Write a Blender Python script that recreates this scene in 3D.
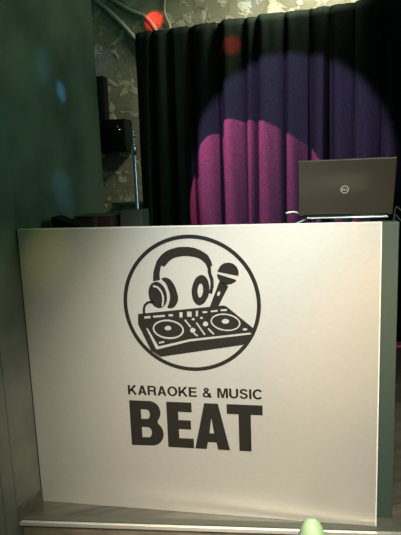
import bpy, bmesh, math, random, json
from mathutils import Vector, Matrix
for o in list(bpy.data.objects): bpy.data.objects.remove(o)
S = bpy.context.scene
C = S.collection
random.seed(4)

# ------------------------------------------------------------------ camera
cam_d = bpy.data.cameras.new('camera'); cam = bpy.data.objects.new('camera', cam_d); C.objects.link(cam)
yaw, pitch, roll = -0.1873, -0.1727, -0.0382
f_ = Vector((math.sin(yaw)*math.cos(pitch), math.cos(yaw)*math.cos(pitch), math.sin(pitch)))
r_ = Vector((math.cos(yaw), -math.sin(yaw), 0)); u_ = r_.cross(f_)
r2 = r_*math.cos(roll) + u_*math.sin(roll); u2 = -r_*math.sin(roll) + u_*math.cos(roll)
M = Matrix((r2, u2, -f_)).transposed().to_4x4(); M.translation = Vector((1.045, -1.8746, 1.2897))
cam.matrix_world = M
cam_d.sensor_fit = 'VERTICAL'; cam_d.sensor_height = 24; cam_d.lens = 24*550/535
cam_d.clip_start = 0.02
S.camera = cam

# ------------------------------------------------------------------ world and lights
w = bpy.data.worlds.new('world'); S.world = w; w.use_nodes = True
w.node_tree.nodes['Background'].inputs[0].default_value = (0.17, 0.40, 0.27, 1)
w.node_tree.nodes['Background'].inputs[1].default_value = 0.42
def aim(o, loc, tgt):
    o.location = loc
    o.rotation_euler = (Vector(tgt)-Vector(loc)).to_track_quat('-Z', 'Y').to_euler()
def area(name, loc, tgt, sx, sy, col, e):
    d = bpy.data.lights.new(name, 'AREA'); d.shape = 'RECTANGLE'; d.size = sx; d.size_y = sy; d.color = col; d.energy = e
    o = bpy.data.objects.new(name, d); C.objects.link(o); aim(o, loc, tgt); return o
def spot(name, loc, tgt, deg, col, e, blend=0.15, r=0.01):
    d = bpy.data.lights.new(name, 'SPOT'); d.spot_size = math.radians(deg); d.spot_blend = blend; d.color = col; d.energy = e; d.shadow_soft_size = r
    o = bpy.data.objects.new(name, d); C.objects.link(o); aim(o, loc, tgt); return o
spot('warm_room_spot', (1.75, -1.9, 2.5), (0.98, 0, 0.60), 40, (1.0, 0.92, 0.79), 710, 0.95, 0.12)
spot('low_room_spot', (0.75, -3.0, 2.3), (0.82, 0, 0.34), 29, (1.0, 0.88, 0.75), 620, 0.9, 0.35)
area('wall_wash_light', (1.5, 2.74, 3.2), (1.1, 2.95, 2.4), 1.5, 0.12, (1.0, 0.95, 0.66), 50).data.spread = math.radians(95)
area('green_fill_light', (2.6, 0.35, 2.1), (0.0, 0.35, 1.5), 0.6, 0.9, (0.40, 1.0, 0.60), 5).data.spread = math.radians(110)  # added unseen fill bringing green ambience to the left wall
spot('violet_stage_spot', (0.12, -1.0, 2.7), (0.95, 2.38, 1.32), 24.5, (0.70, 0.36, 1.0), 1300, 0.22)
spot('magenta_stage_spot', (0.0, 1.55, 2.1), (0.74, 2.40, 0.97), 44, (1.0, 0.09, 0.34), 1250, 0.03, 0.004)
spot('blue_wall_spot', (1.9, -0.8, 2.5), (0.0, 0.50, 1.66), 2.4, (0.15, 0.42, 1.0), 480, 1.0)
spot('blue_wall_spot', (1.9, -0.8, 2.5), (0.0, 0.36, 1.74), 4.6, (0.15, 0.42, 1.0), 60, 1.0)
spot('blue_wall_spot', (1.9, -0.8, 2.5), (0.0, 0.44, 1.22), 5.0, (0.15, 0.42, 1.0), 90, 1.0)
spot('blue_back_wall_spot', (1.6, 0.6, 3.1), (0.63, 2.95, 2.62), 4, (0.25, 0.5, 1.0), 160, 1.0)
spot('blue_back_wall_spot', (1.2, 0.3, 2.9), (-0.70, 2.95, 2.28), 4.5, (0.25, 0.5, 1.0), 60, 1.0)
spot('red_laser_spot', (0.5, 1.2, 3.1), (-0.19, 2.95, 2.565), 5.0, (1.0, 0.03, 0.02), 500, 0.6)
spot('red_laser_spot', (0.9, 0.2, 2.9), (0.536, 2.38, 2.203), 4.2, (1.0, 0.02, 0.02), 1500, 1.0)
spot('orange_panel_spot', (2.0, -1.0, 1.9), (1.26, 0, 0.75), 18, (1.0, 0.52, 0.18), 100, 1.0)
spot('blue_panel_spot', (1.3, -1.6, 2.7), (0.82, 0, 1.05), 24, (0.35, 0.62, 1.0), 230, 1.0)
spot('red_panel_spot', (0.6, -1.6, 2.6), (0.98, 0, 0.60), 3.6, (1.0, 0.15, 0.10), 50, 1.0)
spot('yellow_panel_spot', (1.0, -1.6, 2.4), (0.11, 0, 1.0), 6, (1.0, 0.80, 0.15), 60, 1.0)
vs = S.view_settings; vs.view_transform = 'Standard'; vs.look = 'None'; vs.gamma = 1; vs.use_curve_mapping = False
vs.exposure = 0.0

# ------------------------------------------------------------------ materials
def mat(name, col, rough=0.5, metal=0.0, noise=None, bump=None, spec=0.5, sheen=0):
    """noise=(scale,(r,g,b) second colour,lo,hi,stretch)  bump=(scale,strength)"""
    m = bpy.data.materials.new(name); m.use_nodes = True
    nt = m.node_tree; b = nt.nodes['Principled BSDF']
    b.inputs['Base Color'].default_value = (*col, 1); b.inputs['Roughness'].default_value = rough
    b.inputs['Metallic'].default_value = metal; b.inputs['Specular IOR Level'].default_value = spec
    if sheen: b.inputs['Sheen Weight'].default_value = sheen
    tc = nt.nodes.new('ShaderNodeTexCoord')
    mp = nt.nodes.new('ShaderNodeMapping'); nt.links.new(tc.outputs['Object'], mp.inputs[0])
    if noise:
        sc, c2, lo, hi, st = noise
        mp.inputs['Scale'].default_value = st
        n = nt.nodes.new('ShaderNodeTexNoise'); n.inputs['Scale'].default_value = sc; n.inputs['Detail'].default_value = 5
        nt.links.new(mp.outputs[0], n.inputs['Vector'])
        cr = nt.nodes.new('ShaderNodeValToRGB'); cr.color_ramp.elements[0].position = lo; cr.color_ramp.elements[1].position = hi
        cr.color_ramp.elements[0].color = (*col, 1); cr.color_ramp.elements[1].color = (*c2, 1)
        nt.links.new(n.outputs['Fac'], cr.inputs[0]); nt.links.new(cr.outputs[0], b.inputs['Base Color'])
    if bump:
        n2 = nt.nodes.new('ShaderNodeTexNoise'); n2.inputs['Scale'].default_value = bump[0]; n2.inputs['Detail'].default_value = 3
        nt.links.new(mp.outputs[0], n2.inputs['Vector'])
        bp = nt.nodes.new('ShaderNodeBump'); bp.inputs['Strength'].default_value = bump[1]; bp.inputs['Distance'].default_value = 0.002
        nt.links.new(n2.outputs['Fac'], bp.inputs['Height']); nt.links.new(bp.outputs[0], b.inputs['Normal'])
    return m
M_PANEL = mat('brushed_aluminium', (0.62, 0.60, 0.53), 0.40, 0.72, noise=(60, (0.68, 0.65, 0.58), 0.3, 0.7, (0.6, 1, 5)), bump=(120, 0.15))
M_VINYL = mat('dark_vinyl', (0.012, 0.011, 0.008), 0.7, spec=0.10)
M_EDGE = mat('pale_edge', (0.85, 0.82, 0.72), 0.3, 0.4)
M_ALU = mat('aluminium', (0.72, 0.70, 0.62), 0.35, 0.7, bump=(80, 0.1))
M_BOOTH = mat('dark_green_board', (0.022, 0.038, 0.027), 0.6, bump=(60, 0.2))
M_BLACK = mat('black_plastic', (0.003, 0.005, 0.004), 0.6, spec=0.1)
M_BLACKG = mat('black_gloss', (0.006, 0.008, 0.009), 0.18)
M_RUBBER = mat('dark_rubber', (0.05, 0.055, 0.04), 0.7)
M_CHROME = mat('chrome', (0.50, 0.42, 0.62), 0.2, 1.0)
M_LAPTOP = mat('graphite_lid', (0.070, 0.061, 0.046), 0.45, 0.4)
M_LOGO = mat('silver_mark', (0.62, 0.58, 0.50), 0.4, 0.3)
M_STAND = mat('satin_stand', (0.45, 0.60, 0.50), 0.3, 0.6)
M_RED = mat('dark_red_fabric', (0.030, 0.007, 0.007), 0.8, bump=(200, 0.4))
M_GREYT = mat('grey_trim', (0.035, 0.048, 0.038), 0.7)
M_GREEN = mat('pale_green_plastic', (0.24, 0.40, 0.20), 0.5, noise=(14, (0.36, 0.45, 0.26), 0.35, 0.65, (1, 1, 1)))
M_CURT = mat('black_velvet', (0.007, 0.015, 0.011), 0.95, noise=(170, (0.022, 0.026, 0.024), 0.40, 0.70, (1, 1, 0.6)), bump=(300, 0.5), spec=0.04)
M_PIPE = mat('pale_conduit', (0.36, 0.37, 0.33), 0.5)
M_WIRE = mat('grey_wire', (0.07, 0.085, 0.08), 0.5)
M_RISER = mat('riser_board', (0.16, 0.13, 0.09), 0.3, noise=(9, (0.07, 0.065, 0.05), 0.35, 0.7, (1, 1, 4)))
M_SKIRT = mat('dark_skirting', (0.04, 0.042, 0.03), 0.5, noise=(30, (0.075, 0.072, 0.05), 0.4, 0.6, (1, 1, 1)))
M_WALLL = mat('grey_green_plaster', (0.145, 0.152, 0.118), 0.6, noise=(3.0, (0.060, 0.075, 0.055), 0.36, 0.64, (1, 1, 1)), bump=(24, 0.15))

# peeling concrete of the back wall: blotchy grey ground with pale flakes and cracks
def concrete():
    m = bpy.data.materials.new('peeling_concrete'); m.use_nodes = True
    nt = m.node_tree; N = nt.nodes; L = nt.links; b = N['Principled BSDF']; b.inputs['Roughness'].default_value = 0.75
    tc = N.new('ShaderNodeTexCoord')
    def noise(sc, det, dist=0):
        n = N.new('ShaderNodeTexNoise'); n.inputs['Scale'].default_value = sc; n.inputs['Detail'].default_value = det; n.inputs['Distortion'].default_value = dist
        L.new(tc.outputs['Object'], n.inputs['Vector']); return n.outputs['Fac']
    def ramp(src, stops):
        r = N.new('ShaderNodeValToRGB'); e = r.color_ramp.elements
        while len(e) < len(stops): e.new(0.5)
        for q, (p, c) in zip(e, stops): q.position = p; q.color = (*c, 1) if not isinstance(c, float) else (c, c, c, 1)
        L.new(src, r.inputs[0]); return r.outputs[0]
    def mix(fac, a, c):
        x = N.new('ShaderNodeMix'); x.data_type = 'RGBA'; L.new(fac, x.inputs[0]); L.new(a, x.inputs[6])
        if isinstance(c, tuple): x.inputs[7].default_value = (*c, 1)
        else: L.new(c, x.inputs[7])
        return x.outputs[2]
    base = ramp(noise(1.6, 8), [(0.35, (0.12, 0.12, 0.095)), (0.65, (0.27, 0.265, 0.205))])
    flakes = ramp(noise(10, 9, 0.8), [(0.54, 0.0), (0.62, 0.8)])
    base = mix(flakes, base, (0.46, 0.45, 0.36))
    v = N.new('ShaderNodeTexVoronoi'); v.feature = 'DISTANCE_TO_EDGE'; v.inputs['Scale'].default_value = 3.2
    mp = N.new('ShaderNodeVectorMath'); mp.operation = 'ADD'; L.new(tc.outputs['Object'], mp.inputs[0])
    n3 = N.new('ShaderNodeTexNoise'); n3.inputs['Scale'].default_value = 6; L.new(tc.outputs['Object'], n3.inputs['Vector'])
    s3 = N.new('ShaderNodeVectorMath'); s3.operation = 'SCALE'; s3.inputs['Scale'].default_value = 0.25; L.new(n3.outputs['Color'], s3.inputs[0]); L.new(s3.outputs[0], mp.inputs[1])
    L.new(mp.outputs[0], v.inputs['Vector'])
    cr = ramp(v.outputs['Distance'], [(0.0, 0.7), (0.018, 0.0)])
    base = mix(cr, base, (0.06, 0.06, 0.045))
    L.new(base, b.inputs['Base Color'])
    bp = N.new('ShaderNodeBump'); bp.inputs['Strength'].default_value = 0.5; bp.inputs['Distance'].default_value = 0.01
    L.new(flakes, bp.inputs['Height']); L.new(bp.outputs[0], b.inputs['Normal'])
    return m
M_CONC = concrete()

# plank floor
def planks():
    m = bpy.data.materials.new('dark_planks'); m.use_nodes = True
    nt = m.node_tree; N = nt.nodes; L = nt.links; b = N['Principled BSDF']; b.inputs['Roughness'].default_value = 0.3
    tc = N.new('ShaderNodeTexCoord'); mp = N.new('ShaderNodeMapping'); L.new(tc.outputs['Object'], mp.inputs[0])
    mp.inputs['Rotation'].default_value = (0, 0, math.radians(-28))
    br = N.new('ShaderNodeTexBrick'); br.inputs['Scale'].default_value = 1.0; br.inputs['Brick Width'].default_value = 1.1; br.inputs['Row Height'].default_value = 0.13
    br.inputs['Mortar Size'].default_value = 0.002; br.inputs['Color1'].default_value = (0.085, 0.080, 0.058, 1); br.inputs['Color2'].default_value = (0.05, 0.05, 0.036, 1)
    br.inputs['Mortar'].default_value = (0.02, 0.02, 0.015, 1); L.new(mp.outputs[0], br.inputs['Vector'])
    n = N.new('ShaderNodeTexNoise'); n.inputs['Scale'].default_value = 10; n.inputs['Detail'].default_value = 6
    mp2 = N.new('ShaderNodeMapping'); L.new(mp.outputs[0], mp2.inputs[0]); mp2.inputs['Scale'].default_value = (0.3, 4, 1); L.new(mp2.outputs[0], n.inputs['Vector'])
    x = N.new('ShaderNodeMix'); x.data_type = 'RGBA'; x.blend_type = 'MULTIPLY'; x.inputs[0].default_value = 0.7
    L.new(br.outputs['Color'], x.inputs[6]); 
    r = N.new('ShaderNodeValToRGB'); r.color_ramp.elements[0].position = 0.3; r.color_ramp.elements[0].color = (0.4, 0.4, 0.4, 1); r.color_ramp.elements[1].position = 0.65
    L.new(n.outputs['Fac'], r.inputs[0]); L.new(r.outputs[0], x.inputs[7]); L.new(x.outputs[2], b.inputs['Base Color'])
    return m
M_FLOOR = planks()

# ------------------------------------------------------------------ helpers
def box(bm, x0, x1, y0, y1, z0, z1, bev=0):
    r = bmesh.ops.create_cube(bm, size=1); vs_ = r['verts']
    for v in vs_: v.co = Vector((x0+(v.co.x+.5)*(x1-x0), y0+(v.co.y+.5)*(y1-y0), z0+(v.co.z+.5)*(z1-z0)))
    if bev: bmesh.ops.bevel(bm, geom=list({e for v in vs_ for e in v.link_edges}), offset=bev, segments=3, profile=0.6, affect='EDGES')
def lathe(bm, prof, n=32, c=(0, 0, 0)):
    rings = []
    for r, z in prof:
        rings.append([bm.verts.new((c[0]+r*math.cos(2*math.pi*i/n), c[1]+r*math.sin(2*math.pi*i/n), c[2]+z)) for i in range(n)])
    for a, b in zip(rings, rings[1:]):
        for i in range(n): bm.faces.new((a[i], a[(i+1) % n], b[(i+1) % n], b[i]))
    bm.faces.new(rings[0][::-1]); bm.faces.new(rings[-1])
def tube(bm, pts, r, n=10):
    pts = [Vector(p) for p in pts]; rings = []
    for i, p in enumerate(pts):
        t = (pts[min(i+1, len(pts)-1)]-pts[max(i-1, 0)]).normalized()
        a = t.cross(Vector((0.03, 0.1, 1))).normalized(); b = t.cross(a)
        rings.append([bm.verts.new(p+r*(a*math.cos(2*math.pi*k/n)+b*math.sin(2*math.pi*k/n))) for k in range(n)])
    for A, B in zip(rings, rings[1:]):
        for i in range(n): bm.faces.new((A[i], A[(i+1) % n], B[(i+1) % n], B[i]))
    bm.faces.new(rings[0][::-1]); bm.faces.new(rings[-1])
def curve_pts(P, k=8):
    P = [Vector(p) for p in P]; out = []
    for i in range(len(P)-1):
        p0 = P[max(i-1, 0)]; p1 = P[i]; p2 = P[i+1]; p3 = P[min(i+2, len(P)-1)]
        for j in range(k):
            t = j/k; out.append(.5*(2*p1+(p2-p0)*t+(2*p0-5*p1+4*p2-p3)*t*t+(3*p1-p0-3*p2+p3)*t**3))
    return out+[P[-1]]
def obj(name, bm, m, parent=None, smooth=False, loc=(0, 0, 0)):
    me = bpy.data.meshes.new(name); bmesh.ops.recalc_face_normals(bm, faces=bm.faces); bm.to_mesh(me); bm.free()
    me.materials.append(m)
    if smooth:
        for p in me.polygons: p.use_smooth = True
        try: me.set_sharp_from_angle(angle=math.radians(40))
        except Exception: pass
    o = bpy.data.objects.new(name, me); C.objects.link(o); o.location = loc
    if parent: o.parent = parent
    return o
def one(name, m, parent, *a, **k):
    bm = bmesh.new(); box(bm, *a, **k); return obj(name, bm, m, parent, smooth=bool(k.get('bev')))
def thing(name, label, cat, loc=(0, 0, 0), rz=0, group=None):
    o = bpy.data.objects.new(name, None); C.objects.link(o); o.location = loc; o.rotation_euler = (0, 0, rz); o.empty_display_size = 0.05
    o['label'] = label; o['category'] = cat
    if group: o['group'] = group
    return o
def tag(o, label, cat, group=None):
    o['label'] = label; o['category'] = cat
    if group: o['group'] = group
    return o
def struct(o, label): o['kind'] = 'structure'; o['label'] = label; return o
def flat(shapes, name, m, parent, T, depth=0.0004, lift=0.0):
    """shapes: list of [outer, hole, hole...] outlines in (u,v); T maps (u,v,h) to local 3-D; gives a cut vinyl film with thickness"""
    bm = bmesh.new()
    for sh in shapes:
        cu = bpy.data.curves.new('outline', 'CURVE'); cu.dimensions = '2D'; cu.fill_mode = 'BOTH'; cu.extrude = depth
        for lp in sh:
            sp = cu.splines.new('POLY'); sp.points.add(len(lp)-1); sp.use_cyclic_u = True
            for q, (a, b) in zip(sp.points, lp): q.co = (a, b, 0, 1)
        t = bpy.data.objects.new('outline', cu); C.objects.link(t)
        dg = bpy.context.evaluated_depsgraph_get(); me = bpy.data.meshes.new_from_object(t.evaluated_get(dg))
        bm.from_mesh(me); bpy.data.objects.remove(t); bpy.data.curves.remove(cu); bpy.data.meshes.remove(me)
    for v in bm.verts: v.co = Vector(T(v.co.x, v.co.y, v.co.z+depth+lift))
    return obj(name, bm, m, parent)

# ------------------------------------------------------------------ the setting
ZL = -0.17                                                     # lower floor in front of the platform
def edge_y(x): return -0.128 + (x+0.028)*0.078                 # the platform's front edge runs slightly askew
bm = bmesh.new()
pf = [(-1.7, edge_y(-1.7)+.02), (2.9, edge_y(2.9)+.02), (2.9, 3.1), (-1.7, 3.1)]
lo_ = [bm.verts.new((x, y, -0.03)) for x, y in pf]; hi_ = [bm.verts.new((x, y, 0)) for x, y in pf]
bm.faces.new(hi_); bm.faces.new(lo_[::-1])
for i in range(4): bm.faces.new((lo_[i], lo_[(i+1) % 4], hi_[(i+1) % 4], hi_[i]))
struct(obj('floor', bm, M_FLOOR), 'dark wood plank floor of the low platform under the booth')
struct(one('floor_front', M_FLOOR, None, -1.7, 2.9, -4.2, 0.3, ZL-0.03, ZL), 'lower dark plank floor in front of the platform')
def askew(name, m, d0, d1, z0, z1, x0=0.0, x1=2.9, parent=None):
    bm = bmesh.new(); q = [(x0, edge_y(x0)+d0), (x1, edge_y(x1)+d0), (x1, edge_y(x1)+d1), (x0, edge_y(x0)+d1)]
    a = [bm.verts.new((x, y, z0)) for x, y in q]; b = [bm.verts.new((x, y, z1)) for x, y in q]
    bm.faces.new(b); bm.faces.new(a[::-1])
    for i in range(4): bm.faces.new((a[i], a[(i+1) % 4], b[(i+1) % 4], b[i]))
    return obj(name, bm, m, parent)
struct(askew('trim_1', M_RISER, 0.003, 0.0195, ZL, -0.0305, -0.02), 'brown board riser of the platform step')
struct(askew('trim_2', M_ALU, -0.012, 0.002, -0.0145, -0.001, -0.024), 'bright aluminium nosing along the platform edge')
struct(askew('trim_3', M_RUBBER, 0.0025, 0.034, 0.0003, 0.003, -0.018), 'dark rubber strip behind the aluminium nosing')
def wl(y): return 0.2*y if y < 0 else 0.0                      # the wall turns slightly outwards in front of the booth
def wallprism(name, m, y0, y1, z0, z1, t0, t1):
    ys = [y0]+([0.0] if y0 < 0 < y1 else [])+[y1]; bm = bmesh.new()
    P_ = [(wl(y)+t1, y) for y in ys]+[(wl(y)+t0, y) for y in ys[::-1]]
    a = [bm.verts.new((x, y, z0)) for x, y in P_]; c = [bm.verts.new((x, y, z1)) for x, y in P_]
    bm.faces.new(c); bm.faces.new(a[::-1]); n_ = len(P_)
    for i in range(n_): bm.faces.new((a[i], a[(i+1) % n_], c[(i+1) % n_], c[i]))
    return obj(name, bm, m)
struct(wallprism('wall_left', M_WALLL, -4.2, 0.95, ZL, 3.4, -0.12, 0), 'dark green-grey plaster wall beside the booth')
struct(one('wall_back', M_CONC, None, -1.6, 2.9, 2.95, 3.07, 0, 3.6), 'back wall of peeling grey concrete behind the curtain')
struct(one('wall_recess', M_WALLL, None, -1.7, -1.6, 0.3, 2.95, 0, 3.6), 'side wall of the recess behind the left wall')
struct(one('wall_right', M_WALLL, None, 2.8, 2.9, -4.2, 2.95, ZL, 3.6), 'dark wall to the right of the platform')
struct(wallprism('baseboard_left', M_SKIRT, -0.139, -0.004, 0.0, 0.055, 0, 0.008), 'dark baseboard on the left wall above the platform')
struct(wallprism('baseboard_front', M_SKIRT, -3.9, -0.150, ZL, ZL+0.07, 0, 0.008), 'dark baseboard on the left wall by the lower floor')
struct(wallprism('trim_4', M_WALLL, -0.1435, -0.1395, 0.0035, 3.3, 0, 0.003), 'thin joint strip on the left wall above the platform edge')
struct(wallprism('trim_5', M_WALLL, -0.205, -0.201, ZL+0.071, 3.3, 0, 0.003), 'second thin joint strip on the left wall')
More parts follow.
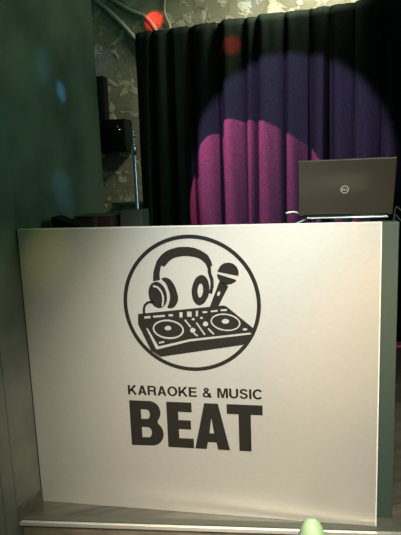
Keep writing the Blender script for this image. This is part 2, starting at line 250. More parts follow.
LOGO = '{"headphones":{"solid":[[[0.514,0.907],[0.515,0.912],[0.515,0.92],[0.516,0.929],[0.517,0.937],[0.518,0.943],[0.52,0.95],[0.522,0.955],[0.524,0.961],[0.526,0.967],[0.529,0.973],[0.531,0.98],[0.535,0.986],[0.54,0.992],[0.546,0.999],[0.553,1.006],[0.56,1.011],[0.567,1.016],[0.576,1.02],[0.584,1.023],[0.593,1.026],[0.602,1.028],[0.611,1.03],[0.62,1.031],[0.63,1.031],[0.639,1.031],[0.649,1.031],[0.659,1.029],[0.667,1.028],[0.676,1.025],[0.683,1.022],[0.691,1.019],[0.697,1.015],[0.704,1.011],[0.709,1.007],[0.715,1.003],[0.719,0.998],[0.723,0.992],[0.725,0.987],[0.728,0.981],[0.729,0.976],[0.731,0.972],[0.731,0.968],[0.732,0.965],[0.732,0.963],[0.714,0.955],[0.713,0.958],[0.712,0.962],[0.71,0.966],[0.707,0.971],[0.703,0.975],[0.699,0.979],[0.695,0.983],[0.69,0.986],[0.685,0.989],[0.679,0.991],[0.673,0.993],[0.666,0.995],[0.659,0.996],[0.652,0.997],[0.644,0.998],[0.636,0.998],[0.629,0.998],[0.622,0.997],[0.615,0.996],[0.608,0.995],[0.601,0.993],[0.595,0.991],[0.589,0.988],[0.583,0.984],[0.577,0.98],[0.571,0.973],[0.566,0.968],[0.563,0.964],[0.557,0.96],[0.547,0.965],[0.54,0.937],[0.54,0.912]],[[0.715,0.96],[0.715,0.956],[0.715,0.949],[0.715,0.942],[0.716,0.935],[0.718,0.928],[0.72,0.92],[0.722,0.914],[0.723,0.907],[0.723,0.901],[0.723,0.894],[0.722,0.887],[0.721,0.881],[0.719,0.876],[0.718,0.872],[0.717,0.868],[0.715,0.865],[0.727,0.861],[0.728,0.864],[0.729,0.868],[0.731,0.873],[0.732,0.879],[0.734,0.885],[0.735,0.893],[0.735,0.901],[0.735,0.909],[0.734,0.917],[0.732,0.924],[0.729,0.931],[0.728,0.937],[0.727,0.944],[0.727,0.95],[0.727,0.956],[0.726,0.961]],[[0.513,0.834],[0.51,0.834],[0.504,0.835],[0.498,0.835],[0.492,0.834],[0.487,0.832],[0.483,0.829],[0.479,0.825],[0.475,0.821],[0.473,0.816],[0.471,0.81],[0.47,0.805],[0.469,0.8],[0.469,0.795],[0.469,0.79],[0.47,0.785],[0.47,0.782],[0.479,0.784],[0.479,0.787],[0.479,0.791],[0.478,0.795],[0.479,0.8],[0.479,0.804],[0.48,0.809],[0.481,0.813],[0.483,0.816],[0.485,0.819],[0.488,0.821],[0.491,0.824],[0.494,0.825],[0.498,0.826],[0.503,0.825],[0.509,0.825],[0.512,0.825]]],"cups":[[[[0.562,0.865],[0.563,0.854],[0.563,0.843],[0.561,0.833],[0.557,0.824],[0.552,0.817],[0.546,0.812],[0.539,0.809],[0.531,0.808],[0.524,0.81],[0.516,0.814],[0.509,0.82],[0.504,0.829],[0.499,0.838],[0.496,0.849],[0.495,0.86],[0.495,0.871],[0.498,0.881],[0.501,0.89],[0.506,0.897],[0.513,0.902],[0.52,0.905],[0.527,0.906],[0.535,0.904],[0.542,0.9],[0.549,0.893],[0.555,0.885],[0.559,0.876]],[[0.513,0.887],[0.516,0.886],[0.52,0.885],[0.525,0.884],[0.529,0.882],[0.532,0.879],[0.535,0.875],[0.538,0.871],[0.541,0.866],[0.543,0.86],[0.544,0.854],[0.545,0.848],[0.545,0.842],[0.545,0.835],[0.543,0.828],[0.542,0.821],[0.541,0.816],[0.547,0.815],[0.548,0.82],[0.55,0.827],[0.551,0.835],[0.552,0.842],[0.552,0.849],[0.551,0.856],[0.549,0.862],[0.547,0.868],[0.544,0.874],[0.541,0.879],[0.537,0.884],[0.533,0.888],[0.528,0.89],[0.522,0.892],[0.517,0.893],[0.514,0.893]]],[[[0.545,0.916],[0.547,0.918],[0.551,0.92],[0.555,0.921],[0.559,0.922],[0.564,0.921],[0.568,0.92],[0.573,0.917],[0.578,0.914],[0.582,0.909],[0.586,0.904],[0.59,0.898],[0.593,0.892],[0.596,0.885],[0.598,0.878],[0.6,0.87],[0.602,0.863],[0.603,0.856],[0.604,0.85],[0.604,0.844],[0.603,0.838],[0.602,0.833],[0.599,0.827],[0.596,0.822],[0.593,0.818],[0.589,0.814],[0.585,0.811],[0.58,0.809],[0.576,0.808],[0.572,0.808],[0.568,0.808],[0.565,0.809],[0.563,0.811],[0.563,0.814],[0.566,0.819],[0.568,0.824],[0.57,0.83],[0.572,0.835],[0.573,0.841],[0.574,0.846],[0.574,0.852],[0.574,0.859],[0.573,0.866],[0.571,0.873],[0.569,0.879],[0.567,0.885],[0.565,0.891],[0.562,0.897],[0.559,0.902],[0.555,0.906],[0.551,0.91],[0.547,0.914]]],[[[0.718,0.872],[0.716,0.86],[0.712,0.849],[0.706,0.839],[0.7,0.83],[0.693,0.824],[0.686,0.821],[0.679,0.82],[0.672,0.822],[0.666,0.827],[0.661,0.834],[0.657,0.844],[0.655,0.854],[0.654,0.866],[0.655,0.879],[0.658,0.891],[0.662,0.902],[0.667,0.912],[0.673,0.921],[0.68,0.926],[0.688,0.93],[0.695,0.93],[0.701,0.928],[0.707,0.923],[0.712,0.916],[0.716,0.907],[0.718,0.896],[0.719,0.885]],[[0.696,0.873],[0.695,0.868],[0.693,0.862],[0.692,0.858],[0.69,0.854],[0.688,0.851],[0.685,0.849],[0.683,0.849],[0.681,0.849],[0.679,0.851],[0.678,0.855],[0.677,0.859],[0.676,0.864],[0.676,0.869],[0.676,0.875],[0.677,0.88],[0.678,0.885],[0.68,0.89],[0.682,0.894],[0.684,0.897],[0.686,0.899],[0.689,0.899],[0.691,0.898],[0.693,0.896],[0.694,0.893],[0.695,0.889],[0.696,0.884],[0.696,0.879]]]]},"mic":[[[[0.75,0.941],[0.752,0.948],[0.756,0.955],[0.76,0.962],[0.766,0.967],[0.773,0.971],[0.78,0.973],[0.788,0.974],[0.795,0.973],[0.803,0.971],[0.809,0.967],[0.815,0.962],[0.819,0.956],[0.822,0.949],[0.824,0.942],[0.824,0.934],[0.823,0.926]]],[[[0.816,0.912],[0.813,0.907],[0.808,0.903],[0.803,0.9],[0.797,0.897],[0.791,0.896],[0.785,0.895],[0.779,0.895],[0.773,0.897],[0.768,0.899],[0.763,0.902],[0.758,0.906],[0.754,0.911],[0.751,0.916],[0.749,0.922],[0.748,0.928],[0.748,0.934]]],[[[0.755,0.906],[0.77,0.903],[0.787,0.889],[0.745,0.809],[0.718,0.815]],[[0.756,0.861],[0.754,0.858],[0.752,0.855],[0.75,0.854],[0.748,0.855],[0.746,0.857],[0.746,0.86],[0.747,0.864],[0.749,0.868],[0.751,0.87],[0.753,0.871],[0.756,0.871],[0.757,0.868],[0.757,0.865]]]],"mixer":{"outline":[[0.451,0.786],[0.765,0.82],[0.773,0.819],[0.782,0.813],[0.875,0.735],[0.877,0.726],[0.868,0.706],[0.832,0.676],[0.527,0.624],[0.493,0.647],[0.449,0.747]],"holes":[[[0.475,0.769],[0.498,0.771],[0.498,0.779],[0.475,0.777]],[[0.508,0.773],[0.552,0.777],[0.552,0.784],[0.508,0.78]],[[0.566,0.779],[0.582,0.779],[0.582,0.787],[0.566,0.786]],[[0.525,0.675],[0.545,0.679],[0.544,0.685],[0.525,0.681]],[[0.607,0.794],[0.606,0.775],[0.617,0.775],[0.618,0.794]],[[0.635,0.797],[0.634,0.778],[0.645,0.778],[0.646,0.797]],[[0.623,0.764],[0.644,0.738],[0.648,0.741],[0.627,0.768]],[[0.663,0.728],[0.662,0.724],[0.66,0.721],[0.657,0.719],[0.653,0.719],[0.649,0.719],[0.646,0.721],[0.644,0.724],[0.643,0.727],[0.644,0.731],[0.646,0.734],[0.649,0.736],[0.653,0.737],[0.657,0.736],[0.66,0.734],[0.663,0.731]],[[0.692,0.792],[0.708,0.793],[0.708,0.799],[0.691,0.798]],[[0.722,0.795],[0.746,0.798],[0.746,0.804],[0.721,0.801]],[[0.757,0.8],[0.779,0.801],[0.779,0.807],[0.757,0.806]],[[0.667,0.8],[0.666,0.78],[0.674,0.78],[0.675,0.8]],[[0.645,0.797],[0.644,0.778],[0.651,0.778],[0.651,0.797]],[[0.665,0.755],[0.694,0.71],[0.699,0.713],[0.669,0.758]],[[0.707,0.733],[0.728,0.712],[0.731,0.716],[0.711,0.737]],[[0.654,0.715],[0.669,0.704],[0.672,0.709],[0.657,0.719]],[[0.71,0.752],[0.709,0.748],[0.706,0.745],[0.702,0.743],[0.698,0.743],[0.694,0.745],[0.691,0.748],[0.691,0.752],[0.692,0.756],[0.695,0.759],[0.698,0.761],[0.703,0.761],[0.706,0.759],[0.709,0.756]],[[0.692,0.774],[0.692,0.772],[0.69,0.771],[0.688,0.77],[0.685,0.77],[0.683,0.771],[0.682,0.772],[0.681,0.774],[0.682,0.776],[0.683,0.777],[0.686,0.778],[0.688,0.778],[0.69,0.777],[0.692,0.776]],[[0.662,0.769],[0.661,0.767],[0.66,0.765],[0.658,0.765],[0.655,0.765],[0.653,0.765],[0.651,0.767],[0.651,0.769],[0.652,0.77],[0.653,0.772],[0.655,0.773],[0.658,0.773],[0.66,0.772],[0.661,0.771]],[[0.85,0.734],[0.849,0.732],[0.846,0.731],[0.843,0.73],[0.84,0.73],[0.837,0.731],[0.834,0.732],[0.834,0.734],[0.834,0.736],[0.837,0.737],[0.84,0.738],[0.843,0.738],[0.847,0.737],[0.849,0.736]],[[0.479,0.734],[0.486,0.73],[0.522,0.664],[0.641,0.694],[0.857,0.722],[0.863,0.72],[0.862,0.716],[0.641,0.686],[0.518,0.653],[0.512,0.655]],[[0.62,0.725],[0.619,0.719],[0.616,0.714],[0.612,0.709],[0.606,0.705],[0.6,0.701],[0.592,0.698],[0.584,0.695],[0.575,0.694],[0.566,0.693],[0.557,0.694],[0.548,0.695],[0.539,0.697],[0.531,0.7],[0.524,0.704],[0.517,0.708],[0.512,0.713],[0.508,0.718],[0.505,0.724],[0.504,0.729],[0.504,0.735],[0.506,0.741],[0.509,0.746],[0.513,0.751],[0.518,0.755],[0.525,0.759],[0.533,0.762],[0.541,0.764],[0.55,0.766],[0.559,0.766],[0.568,0.766],[0.577,0.764],[0.585,0.762],[0.594,0.759],[0.601,0.756],[0.607,0.751],[0.612,0.747],[0.616,0.741],[0.619,0.736],[0.62,0.73]],[[0.826,0.752],[0.824,0.747],[0.821,0.743],[0.818,0.739],[0.813,0.735],[0.807,0.732],[0.8,0.73],[0.792,0.728],[0.784,0.727],[0.776,0.727],[0.768,0.728],[0.759,0.729],[0.751,0.731],[0.744,0.734],[0.737,0.738],[0.731,0.742],[0.727,0.746],[0.723,0.751],[0.721,0.756],[0.719,0.761],[0.72,0.766],[0.721,0.771],[0.724,0.775],[0.728,0.78],[0.733,0.783],[0.739,0.786],[0.746,0.789],[0.753,0.79],[0.761,0.791],[0.77,0.791],[0.778,0.79],[0.786,0.789],[0.794,0.787],[0.801,0.784],[0.808,0.78],[0.814,0.776],[0.818,0.772],[0.822,0.767],[0.825,0.762],[0.826,0.757]]],"plat":[[[[0.614,0.725],[0.613,0.721],[0.61,0.716],[0.607,0.712],[0.602,0.709],[0.596,0.705],[0.589,0.703],[0.582,0.701],[0.574,0.7],[0.566,0.7],[0.558,0.7],[0.55,0.701],[0.542,0.703],[0.534,0.705],[0.528,0.708],[0.522,0.712],[0.517,0.716],[0.514,0.721],[0.511,0.725],[0.51,0.73],[0.51,0.735],[0.511,0.739],[0.514,0.744],[0.518,0.748],[0.523,0.751],[0.529,0.754],[0.535,0.757],[0.543,0.759],[0.551,0.76],[0.559,0.76],[0.567,0.76],[0.575,0.758],[0.583,0.757],[0.59,0.754],[0.597,0.751],[0.602,0.748],[0.607,0.743],[0.611,0.739],[0.613,0.735],[0.614,0.73]],[[0.574,0.734],[0.573,0.731],[0.571,0.729],[0.567,0.727],[0.563,0.726],[0.559,0.726],[0.555,0.727],[0.551,0.728],[0.549,0.731],[0.549,0.734],[0.55,0.737],[0.552,0.739],[0.555,0.741],[0.56,0.743],[0.564,0.743],[0.568,0.742],[0.571,0.74],[0.573,0.737]]],[[[0.821,0.753],[0.82,0.749],[0.817,0.745],[0.814,0.741],[0.809,0.738],[0.804,0.736],[0.798,0.734],[0.791,0.732],[0.784,0.732],[0.776,0.732],[0.768,0.732],[0.761,0.734],[0.754,0.736],[0.747,0.738],[0.741,0.741],[0.735,0.745],[0.731,0.749],[0.728,0.753],[0.725,0.757],[0.724,0.761],[0.724,0.765],[0.726,0.77],[0.728,0.773],[0.732,0.777],[0.736,0.78],[0.742,0.782],[0.748,0.784],[0.755,0.786],[0.762,0.786],[0.77,0.786],[0.777,0.786],[0.785,0.784],[0.792,0.782],[0.799,0.78],[0.805,0.777],[0.81,0.773],[0.814,0.77],[0.818,0.765],[0.82,0.761],[0.821,0.757]],[[0.786,0.763],[0.785,0.76],[0.783,0.757],[0.779,0.755],[0.775,0.754],[0.77,0.754],[0.766,0.755],[0.762,0.757],[0.76,0.76],[0.759,0.762],[0.76,0.765],[0.763,0.768],[0.766,0.77],[0.771,0.771],[0.775,0.771],[0.78,0.77],[0.783,0.768],[0.786,0.765]]]]}}'
# ------------------------------------------------------------------ DJ booth
W, H = 1.30, 1.105
booth = thing('dj_booth', 'waist-high booth with brushed silver front panel printed with a dark music logo', 'booth', (0.65, 0.3, 0))
def bpart(name, m, x0, x1, y0, y1, z0, z1, bev=0, label=None, parent=booth):
    o = one(name, m, None, x0, x1, y0, y1, z0, z1, bev=bev)
    for v in o.data.vertices: v.co -= Vector((0.65, 0.3, 0))
    o.parent = parent
    if label: o['label'] = label
    return o
front = bpart('front_panel', M_PANEL, 0.004, W-0.004, 0.0, 0.016, 0.001, H-0.004, label='brushed silver front panel')
bm = bmesh.new()
box(bm, 0.004, W, -0.0015, 0.017, H-0.004, H); box(bm, W-0.004, W, -0.0015, 0.017, 0.001, H-0.004)
for v in bm.verts: v.co -= Vector((0.65, 0.3, 0))
obj('edge_trim', bm, M_EDGE, booth)['label'] = 'thin pale metal edge trim'
bpart('side_panel', M_BOOTH, W-0.028, W-0.004, 0.017, 0.62, 0, 0.99)
bpart('side_panel', M_BOOTH, 0.012, 0.036, 0.017, 0.62, 0, 0.99)
bpart('desktop', M_BLACK, 0.002, W-0.002, 0.017, 0.62, 0.991, 1.015)
LG = json.loads(LOGO)
off = lambda u, v, h: (u-0.65, -0.3-h, v)
# emblem: ring, headphones, microphone, mixer
cx, cz, R0, R1 = 0.649, 0.8236, 0.2505, 0.2365
circ = lambda r: [(cx+r*math.cos(2*math.pi*i/96), cz+r*math.sin(2*math.pi*i/96)) for i in range(96)]
emb = flat([[circ(R0), circ(R1)]], 'printed_emblem', M_VINYL, booth, off); emb['label'] = 'round dark emblem of headphones, microphone and mixer'
hp = flat([[s] for s in LG['headphones']['solid']]+LG['headphones']['cups'], 'headphones_mark', M_VINYL, emb, off)
mc = flat(LG['mic'], 'microphone_mark', M_VINYL, emb, off)
mx = flat([[LG['mixer']['outline']]], 'mixer_mark', M_VINYL, emb, off, lift=0.0003)
flat([[s_] for s_ in LG['mixer']['holes'][:-2]]+[[LG['mixer']['holes'][-2], LG['mixer']['plat'][0][0]], [LG['mixer']['plat'][0][1]], [LG['mixer']['holes'][-1], LG['mixer']['plat'][1][0]], [LG['mixer']['plat'][1][1]]], 'mixer_mark_lines', M_PANEL, emb, off, lift=0.0012)['label'] = 'silver lines and platters of the mixer mark'
# lettering, drawn from strokes; caps 1 high
def ribbon(pts, w):
    pts = [Vector(p) for p in pts]; A = []; B = []
    for i, p in enumerate(pts):
        d0 = (p-pts[i-1]).normalized() if i else (pts[1]-p).normalized()
        d1 = (pts[i+1]-p).normalized() if i < len(pts)-1 else d0
        n = Vector((-(d0.y+d1.y), d0.x+d1.x)).normalized(); k = w/2/max(0.5, n.dot(Vector((-d0.y, d0.x))))
        A.append(tuple(p+n*k)); B.append(tuple(p-n*k))
    return A+B[::-1]
def arc(cx, cy, rx, ry, a0, a1, n=14): return [(cx+rx*math.cos(math.radians(a0+(a1-a0)*i/n)), cy+ry*math.sin(math.radians(a0+(a1-a0)*i/n))) for i in range(n+1)]
s = 0.185
def oval(w, h=1.0, y=0): return [arc(w/2, y+h/2, w/2, h/2+.015, 0, 360, 32)[:-1], arc(w/2, y+h/2, w/2-s*1.05, h/2-s*.85, 0, 360, 32)[:-1]]
GL = {
 'K': (0.76, [[ribbon([(s/2, 0), (s/2, 1)], s)], [ribbon([(s*.9, .36), (.63, 1)], s)], [ribbon([(.30, .60), (.66, 0)], s)]]),
 'A': (0.74, [[[(0, 0), (.265, 1), (.475, 1), (.74, 0), (.535, 0), (.485, .21), (.255, .21), (.205, 0)], [(.30, .37), (.44, .37), (.37, .70)]]]),
 'R': (0.74, [[ribbon([(s/2, 0), (s/2, 1)], s)], [ribbon([(s*.8, .91)]+arc(.44, .70, .185, .21, 90, -90, 10)+[(s*.8, .49)], s*.92)], [ribbon([(.52, .52), (.59, .40), (.61, .12), (.65, 0)], s)]]),
 'O': (0.84, [oval(.84)]),
 'E': (0.66, [[[(0, 0), (0, 1), (.65, 1), (.65, .83), (.2, .83), (.2, .60), (.61, .60), (.61, .43), (.2, .43), (.2, .17), (.66, .17), (.66, 0)]]]),
 '&': (0.76, [[ribbon([(.72, .02), (.24, .66)]+arc(.33, .78, .14, .13, 200, -60, 12)+[(.16, .40)]+arc(.29, .25, .20, .18, 130, 300, 12)+[(.55, .22), (.63, .46)], s*.85)]]),
 'M': (0.86, [[[(0, 0), (0, 1), (.27, 1), (.43, .33), (.59, 1), (.86, 1), (.86, 0), (.68, 0), (.68, .72), (.51, 0), (.35, 0), (.18, .72), (.18, 0)]]]),
 'U': (0.74, [[ribbon([(.1, 1), (.1, .36)]+arc(.37, .36, .27, .275, 180, 360, 14)+[(.64, 1)], s)]]),
 'S': (0.68, [[ribbon(arc(.34, .72, .235, .20, 10, 180, 10)+[(.115, .66), (.22, .56), (.46, .47), (.57, .36)]+arc(.335, .275, .24, .20, 10, -180, 12), s*.93)]]),
 'I': (0.19, [[[(0, 0), (0, 1), (s, 1), (s, 0)]]]),
 'C': (0.78, [[ribbon(arc(.41, .5, .32, .43, 38, 322, 26), s)]]),
 'D': (0.75, [[[(0, 0), (0, 1)]+arc(.34, .5, .40, .5, 90, -90, 14), [(.2, .17)]+arc(.34, .5, .21, .33, -90, 90, 12)+[(.2, .83)]]]),
 'L': (0.62, [[[(0, 0), (0, 1), (.2, 1), (.2, .17), (.60, .17), (.60, 0)]]]),
 ' ': (0.28, []),
}
def text(txt, x0, x1, z0, z1, gap=.085):
    hh = z1-z0; tot = sum(GL[c][0] for c in txt)+gap*(len(txt)-1); sx = (x1-x0)/tot; x = x0; out = []
    for c in txt:
        wd, shp = GL[c]
        for sh in shp: out.append([[(x+a*sx, z0+b*hh) for a, b in lp] for lp in sh])
        x += (wd+gap)*sx
    return out
tw = lambda t: sum(GL[c][0] for c in t)+.085*(len(t)-1)
full = 'KARAOKE & MUSIC'; sc_ = (0.899-0.394)/tw(full)
for wd_, at_ in (('KARAOKE', 0), ('&', 8), ('MUSIC', 10)):
    x_ = 0.394+(tw(full[:at_])+.085*(at_ > 0))*sc_ if at_ else 0.394
    flat(text(wd_, x_, x_+tw(wd_)*sc_, 0.4725, 0.510), 'small_lettering', M_VINYL, booth, off)['label'] = 'small dark lettering '+wd_
# big BEAT (units: cap height 1)
def rr(x0, y0, x1, y1, r):  # right-rounded slab, clockwise from the upper left
    return [(x0, y1)]+arc(x1-r, y1-(y1-y0)/2, r, (y1-y0)/2, 90, -90, 12)+[(x0, y0)]
Bo = [(0, 0), (0, 1)]+[(.46, 1)]+arc(.50, .755, .25, .245, 88, -40, 10)+[(.665, .545)]+arc(.50, .285, .30, .275, 52, -90, 14)
BEAT = [
 [Bo, rr(.275, .60, .49, .81, .08), rr(.275, .19, .515, .42, .09)],
 [[(a+.90, b) for a, b in [(0, 0), (0, 1), (.60, 1), (.60, .79), (.275, .79), (.275, .61), (.57, .61), (.57, .41), (.275, .41), (.275, .21), (.62, .21), (.62, 0)]]],
 [[(a+1.55, b) for a, b in [(0, 0), (.25, 1), (.57, 1), (.82, 0), (.54, 0), (.505, .155), (.305, .155), (.27, 0)]], [(a+1.55, b) for a, b in [(.35, .35), (.46, .35), (.405, .68)]]],
 [[(a+2.32, b) for a, b in [(0, .79), (0, 1), (.82, 1), (.82, .79), (.55, .79), (.55, 0), (.27, 0), (.27, .79)]]],
]
sx = (0.898-0.396)/3.14
flat([[[(0.396+a*sx, 0.268+b*0.1815) for a, b in lp] for lp in sh] for sh in BEAT], 'large_lettering', M_VINYL, booth, off)['label'] = 'large bold dark lettering BEAT'

# dark green post standing just behind the panel's right edge
post = one('corner_post', M_BOOTH, None, -0.029, 0.029, -0.028, 0.028, 0, 1.098, bev=0.002); post.location = (1.334, 0.085, 0)
tag(post, 'tall dark green square post right behind the silver panel edge', 'post')

bpart('gap_shadow_strip', M_BLACK, 0.0005, 0.0038, 0.0, 0.017, 0.001, H)  # added black strip paints the gap shadow along the panel's left edge
# ------------------------------------------------------------------ laptop and its stand
st = thing('laptop_stand', 'raised metal laptop stand with pale arms under the open laptop', 'stand', (1.19, 0.30, 1.0155))
one('base_plate', M_BLACK, st, -0.12, 0.12, -0.02, 0.15, 0.0, 0.008, bev=0.002)
one('tray', M_STAND, st, -0.130, 0.158, -0.10, 0.09, 0.086, 0.091, bev=0.0015)
for sg in (-1, 1):
    bm = bmesh.new(); tube(bm, [(sg*0.10, 0.10, 0.006), (sg*0.10, 0.06, 0.045), (sg*0.10, -0.02, 0.086)], 0.006); obj('leg', bm, M_STAND, st, True)
bm = bmesh.new(); tube(bm, curve_pts([(-0.115, -0.02, 0.087), (-0.14, -0.07, 0.080), (-0.17, -0.10, 0.070)]), 0.003); obj('arm', bm, M_STAND, st, True)

lap = thing('laptop', 'open dark grey laptop seen from behind with small round silver logo', 'laptop', (1.197, 0.215, 1.1085))
one('keyboard_deck', M_BLACK, lap, -0.166, 0.166, 0.0, 0.235, 0.0, 0.014, bev=0.003)
bm = bmesh.new(); tube(bm, curve_pts([(-0.165, 0.01, 0.010), (-0.185, -0.005, 0.020), (-0.214, -0.015, 0.017)]), 0.0032); obj('plug', bm, M_LOGO, lap, True)['label'] = 'pale cable plug at the side'
# lid leans back towards the viewer
lw = 0.167; lean = math.radians(19)
lid = one('lid', M_LAPTOP, lap, -lw, lw, -0.004, 0.004, 0.0, 0.2125, bev=0.003); lid.location = (0, -0.002, 0.004); lid.rotation_euler = (lean, 0, 0)
one('hinge', M_BLACKG, lap, -0.15, 0.15, -0.008, 0.004, 0.002, 0.013, bev=0.002)
one('screen', M_BLACKG, lid, -lw+0.008, lw-0.008, 0.0041, 0.0046, 0.012, 0.200)
lt_ = lambda u, v, h: (u, -0.0041-h, v)
rc = 0.0145; lc = (-0.004, 0.101)
ringo = [(lc[0]+rc*math.cos(2*math.pi*i/40), lc[1]+rc*math.sin(2*math.pi*i/40)) for i in range(40)]
ringi = [(lc[0]+(rc-.0026)*math.cos(2*math.pi*i/40), lc[1]+(rc-.0026)*math.sin(2*math.pi*i/40)) for i in range(40)]
flat([[ringo, ringi]]+text('DELL', lc[0]-.0105, lc[0]+.0105, lc[1]-.0032, lc[1]+.0032, .06), 'logo', M_LOGO, lid, lt_, depth=0.0002)['label'] = 'small round silver logo'

# ------------------------------------------------------------------ backdrop curtain
def curtain():
    A = Vector((-0.262, 2.60)); B = Vector((2.20, 2.095)); d = B-A; Lc = d.length; t = d/Lc; n = Vector((t.y, -t.x))
    NU, NV = 900, 40; rnd = random.Random(11)
    # fold positions with uneven spacing
    xs = [0]; 
    gap = []
    while xs[-1] < Lc:
        g_ = rnd.random() < 0.42 and len(gap) and not gap[-1]
        gap.append(g_); xs.append(xs[-1]+(rnd.uniform(0.035, 0.06) if g_ else rnd.uniform(0.10, 0.20)))
    gap.append(False)
    amp = [rnd.uniform(0.06, 0.15) for _ in xs]; shp = [rnd.choice((0.25, 0.35, 0.75)) for _ in xs]; ex = [rnd.uniform(0.45, 1.3) for _ in xs]; drift = [rnd.uniform(-0.012, 0.012) for _ in xs]
    zt = 2.388
    bm = bmesh.new(); G = []
    for j in range(NV+1):
        v = j/NV; z = 0.012+(zt-0.012)*v; row = []
        spread = 0.22+0.78*(1-v)**0.45
        for i in range(NU+1):
            u = Lc*i/NU
            k = 0
            while k < len(xs)-2 and xs[k+1]+drift[k+1]*(1-v) < u: k += 1
            a0 = xs[k]+drift[k]*(1-v) if k else 0; a1 = xs[k+1]+drift[k+1]*(1-v)
            q = min(max((u-a0)/(a1-a0), 0), 1); c_ = shp[k]
            q = q/c_*0.5 if q < c_ else 0.5+(q-c_)/(1-c_)*0.5
            h = (-0.075*math.sin(math.pi*q) if gap[k] else amp[k]*(math.sin(math.pi*q)**ex[k]))*spread + 0.004*math.sin(23*u+3*v)+0.003*math.sin(61*u+5*v+k)
            p = A+t*u+n*(h)
            row.append(bm.verts.new((p.x, p.y, z-0.005*(k % 2)*(v > .99))))
        G.append(row)
    for a, b in zip(G, G[1:]):
        for i in range(NU): bm.faces.new((a[i], a[i+1], b[i+1], b[i]))
    o = obj('backdrop_curtain', bm, M_CURT, None, False)
    for p in o.data.polygons: p.use_smooth = True
    md = o.modifiers.new('cloth_thickness', 'SOLIDIFY'); md.thickness = 0.003; md.offset = 0
    tag(o, 'tall black pleated curtain lit by violet and magenta spotlights behind the booth', 'curtain')
curtain()

# ------------------------------------------------------------------ equipment on the back wall, left of the curtain
sp = thing('loudspeaker', 'tall narrow black loudspeaker on the concrete wall past the left wall edge', 'speaker', (-0.735, 2.94, 1.48))
one('cabinet', M_BLACK, sp, -0.105, 0.10, -0.10, 0.0, 0.0, 0.65, bev=0.006)
one('grille', M_BLACK, sp, -0.09, 0.085, -0.106, -0.1005, 0.02, 0.63, bev=0.002)
bm = bmesh.new(); bmesh.ops.create_uvsphere(bm, u_segments=12, v_segments=8, radius=0.008); led = obj('indicator_lamp', bm, M_LOGO, sp, True, (0.020, -0.108, 0.53))
led['label'] = 'tiny bright indicator'
sb = thing('equipment_box', 'square black equipment box on the wall right of the tall loudspeaker', 'equipment box', (-0.535, 2.94, 1.49))
one('cabinet', M_BLACK, sb, -0.095, 0.10, -0.20, 0.0, 0.0, 0.265, bev=0.006)
one('front_face', M_BLACK, sb, -0.085, 0.09, -0.206, -0.2005, 0.012, 0.243, bev=0.002)
for x_, z_ in ((0.040, 0.20), (0.052, 0.175)):
    bm = bmesh.new(); lathe(bm, [(0.009, 0), (0.009, 0.008), (0.006, 0.011)], 14); k_ = obj('knob', bm, M_CHROME, sb, True, (x_, -0.2065, z_)); k_.rotation_euler = (math.pi/2, 0, 0)
sh = one('wall_ledge', M_GREYT, None, -0.15, 0.15, -0.12, 0.0, 0, 0.03, bev=0.004); sh.location = (-0.48, 2.948, 1.02); tag(sh, 'small grey ledge low on the concrete wall above the red case', 'ledge')
# pale conduits running down the wall to behind the curtain
for i, (pts, r, lb) in enumerate((
  ([(-0.90, 2.925, 3.0), (-0.70, 2.925, 2.78), (-0.56, 2.925, 2.655), (-0.37, 2.925, 2.445), (-0.20, 2.925, 2.2)], 0.019, 'pale conduit ending lowest at the curtain corner, leftmost of three'),
  ([(-0.80, 2.865, 2.92), (-0.55, 2.925, 2.765), (-0.397, 2.925, 2.665), (-0.24, 2.925, 2.585), (-0.16, 2.925, 2.44), (-0.12, 2.925, 2.2)], 0.016, 'pale conduit passing over the red light, middle of three'),
  ([(-0.06, 2.93, 3.0), (-0.08, 2.93, 2.75), (-0.09, 2.93, 2.62), (-0.05, 2.93, 2.5), (0.0, 2.93, 2.2)], 0.010, 'thin upright pale conduit right of the red light'))):
    bm = bmesh.new(); tube(bm, curve_pts(pts), r, 12); tag(obj('conduit', bm, M_PIPE, None, True), lb, 'conduit')

# ------------------------------------------------------------------ things on and behind the booth
ms = thing('microphone_stand', 'upright chrome microphone stand pole left of the curtain', 'microphone stand', (0.104, 1.2, 0))
bm = bmesh.new(); lathe(bm, [(0.13, 0), (0.13, 0.012), (0.03, 0.03), (0.012, 0.05)], 36); obj('base', bm, M_BLACK, ms, True)
bm = bmesh.new(); lathe(bm, [(0.0105, 0.04), (0.0105, 1.41), (0.008, 1.415)], 20); obj('pole', bm, M_CHROME, ms, True)
bm = bmesh.new(); lathe(bm, [(0.0065, 1.41), (0.0065, 1.525)], 16); obj('upper_pole', bm, M_CHROME, ms, True)
bm = bmesh.new(); lathe(bm, [(0.012, 1.395), (0.015, 1.40), (0.015, 1.45), (0.010, 1.456)], 20); obj('clutch', bm, M_CHROME, ms, True)
bm = bmesh.new(); lathe(bm, [(0.010, 1.49), (0.012, 1.495), (0.012, 1.515), (0.009, 1.519)], 20); obj('collar', bm, M_CHROME, ms, True)
bm = bmesh.new(); lathe(bm, [(0.014, 1.02), (0.018, 1.025), (0.018, 1.07), (0.013, 1.078)], 16); obj('height_clamp', bm, M_BLACK, ms, True)

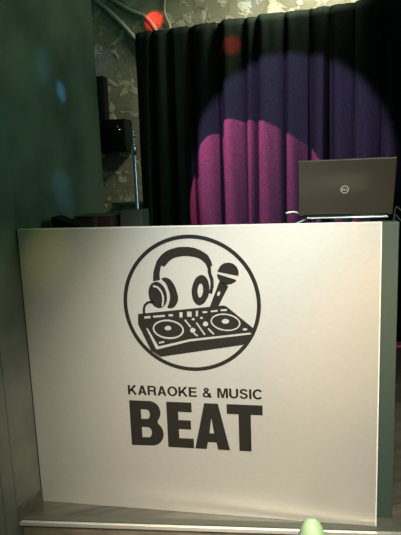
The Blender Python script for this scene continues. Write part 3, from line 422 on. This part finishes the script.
rb = thing('equipment_case', 'low dark red case with grey top edge standing behind the panel', 'case', (0.155, 0.45, 1.0155))
one('body', M_RED, rb, -0.085, 0.085, -0.08, 0.08, 0, 0.098, bev=0.008)
one('lid', M_GREYT, rb, -0.087, 0.087, -0.082, 0.082, 0.0985, 0.1035, bev=0.002)
one('strap', M_GREYT, rb, 0.005, 0.022, -0.0835, -0.0805, 0.002, 0.098)
bm = bmesh.new()
vv = [bm.verts.new(p) for p in ((0.0, -0.05, 0), (0.13, -0.05, 0), (0.13, 0.05, 0), (0.0, 0.05, 0), (0.0, -0.05, 0.118), (0.13, -0.05, 0.072), (0.13, 0.05, 0.072), (0.0, 0.05, 0.118))]
for f in ((3, 2, 1, 0), (4, 5, 6, 7), (0, 1, 5, 4), (1, 2, 6, 5), (2, 3, 7, 6), (3, 0, 4, 7)): bm.faces.new([vv[i] for i in f])
bmesh.ops.bevel(bm, geom=bm.edges[:], offset=0.004, segments=2, affect='EDGES')
tag(obj('monitor_wedge', bm, M_BLACK, None, True, (0.045, 0.25, 1.0155)), 'low black sloping wedge against the left wall behind the panel', 'wedge')
pb = one('speaker_box', M_GREYT, None, -0.05, 0.05, -0.06, 0.06, 0, 0.118, bev=0.005); pb.location = (0.31, 0.48, 1.0155)
tag(pb, 'small grey-green box between the red case and the microphone stand', 'box')
for pts, lb in (([(1.40, 0.50, 0.0), (1.408, 0.50, 0.7), (1.415, 0.5, 1.085), (1.46, 0.5, 1.096), (1.62, 0.5, 1.09), (1.70, .5, 0.9), (1.72, .5, 0.02)], 'upper thin grey wire sagging right of the laptop'),
                ([(1.40, 0.53, 0.0), (1.408, 0.53, 0.6), (1.417, 0.53, 1.045), (1.46, 0.53, 1.052), (1.62, 0.53, 1.03), (1.69, .53, 0.8), (1.70, .53, 0.02)], 'lower thin grey wire right of the laptop')):
    bm = bmesh.new(); tube(bm, curve_pts(pts), 0.003, 8); tag(obj('wire', bm, M_WIRE, None, True), lb, 'wire')

# ------------------------------------------------------------------ green post in the foreground
bm = bmesh.new()
prof = [(0.055, 0), (0.055, 0.012), (0.044, 0.03), (0.042, 0.42)]
for i in range(1, 13):
    a = math.pi/2*i/13; prof.append((0.042*math.cos(a)**0.8, 0.42+0.1*math.sin(a)**1.1))
prof.append((0.002, 0.5205))
lathe(bm, prof, 40)
g = obj('rounded_post', bm, M_GREEN, None, True, (1.0645, -0.5, ZL)); tag(g, 'pale green round-topped post at the bottom edge in front of the booth', 'post')
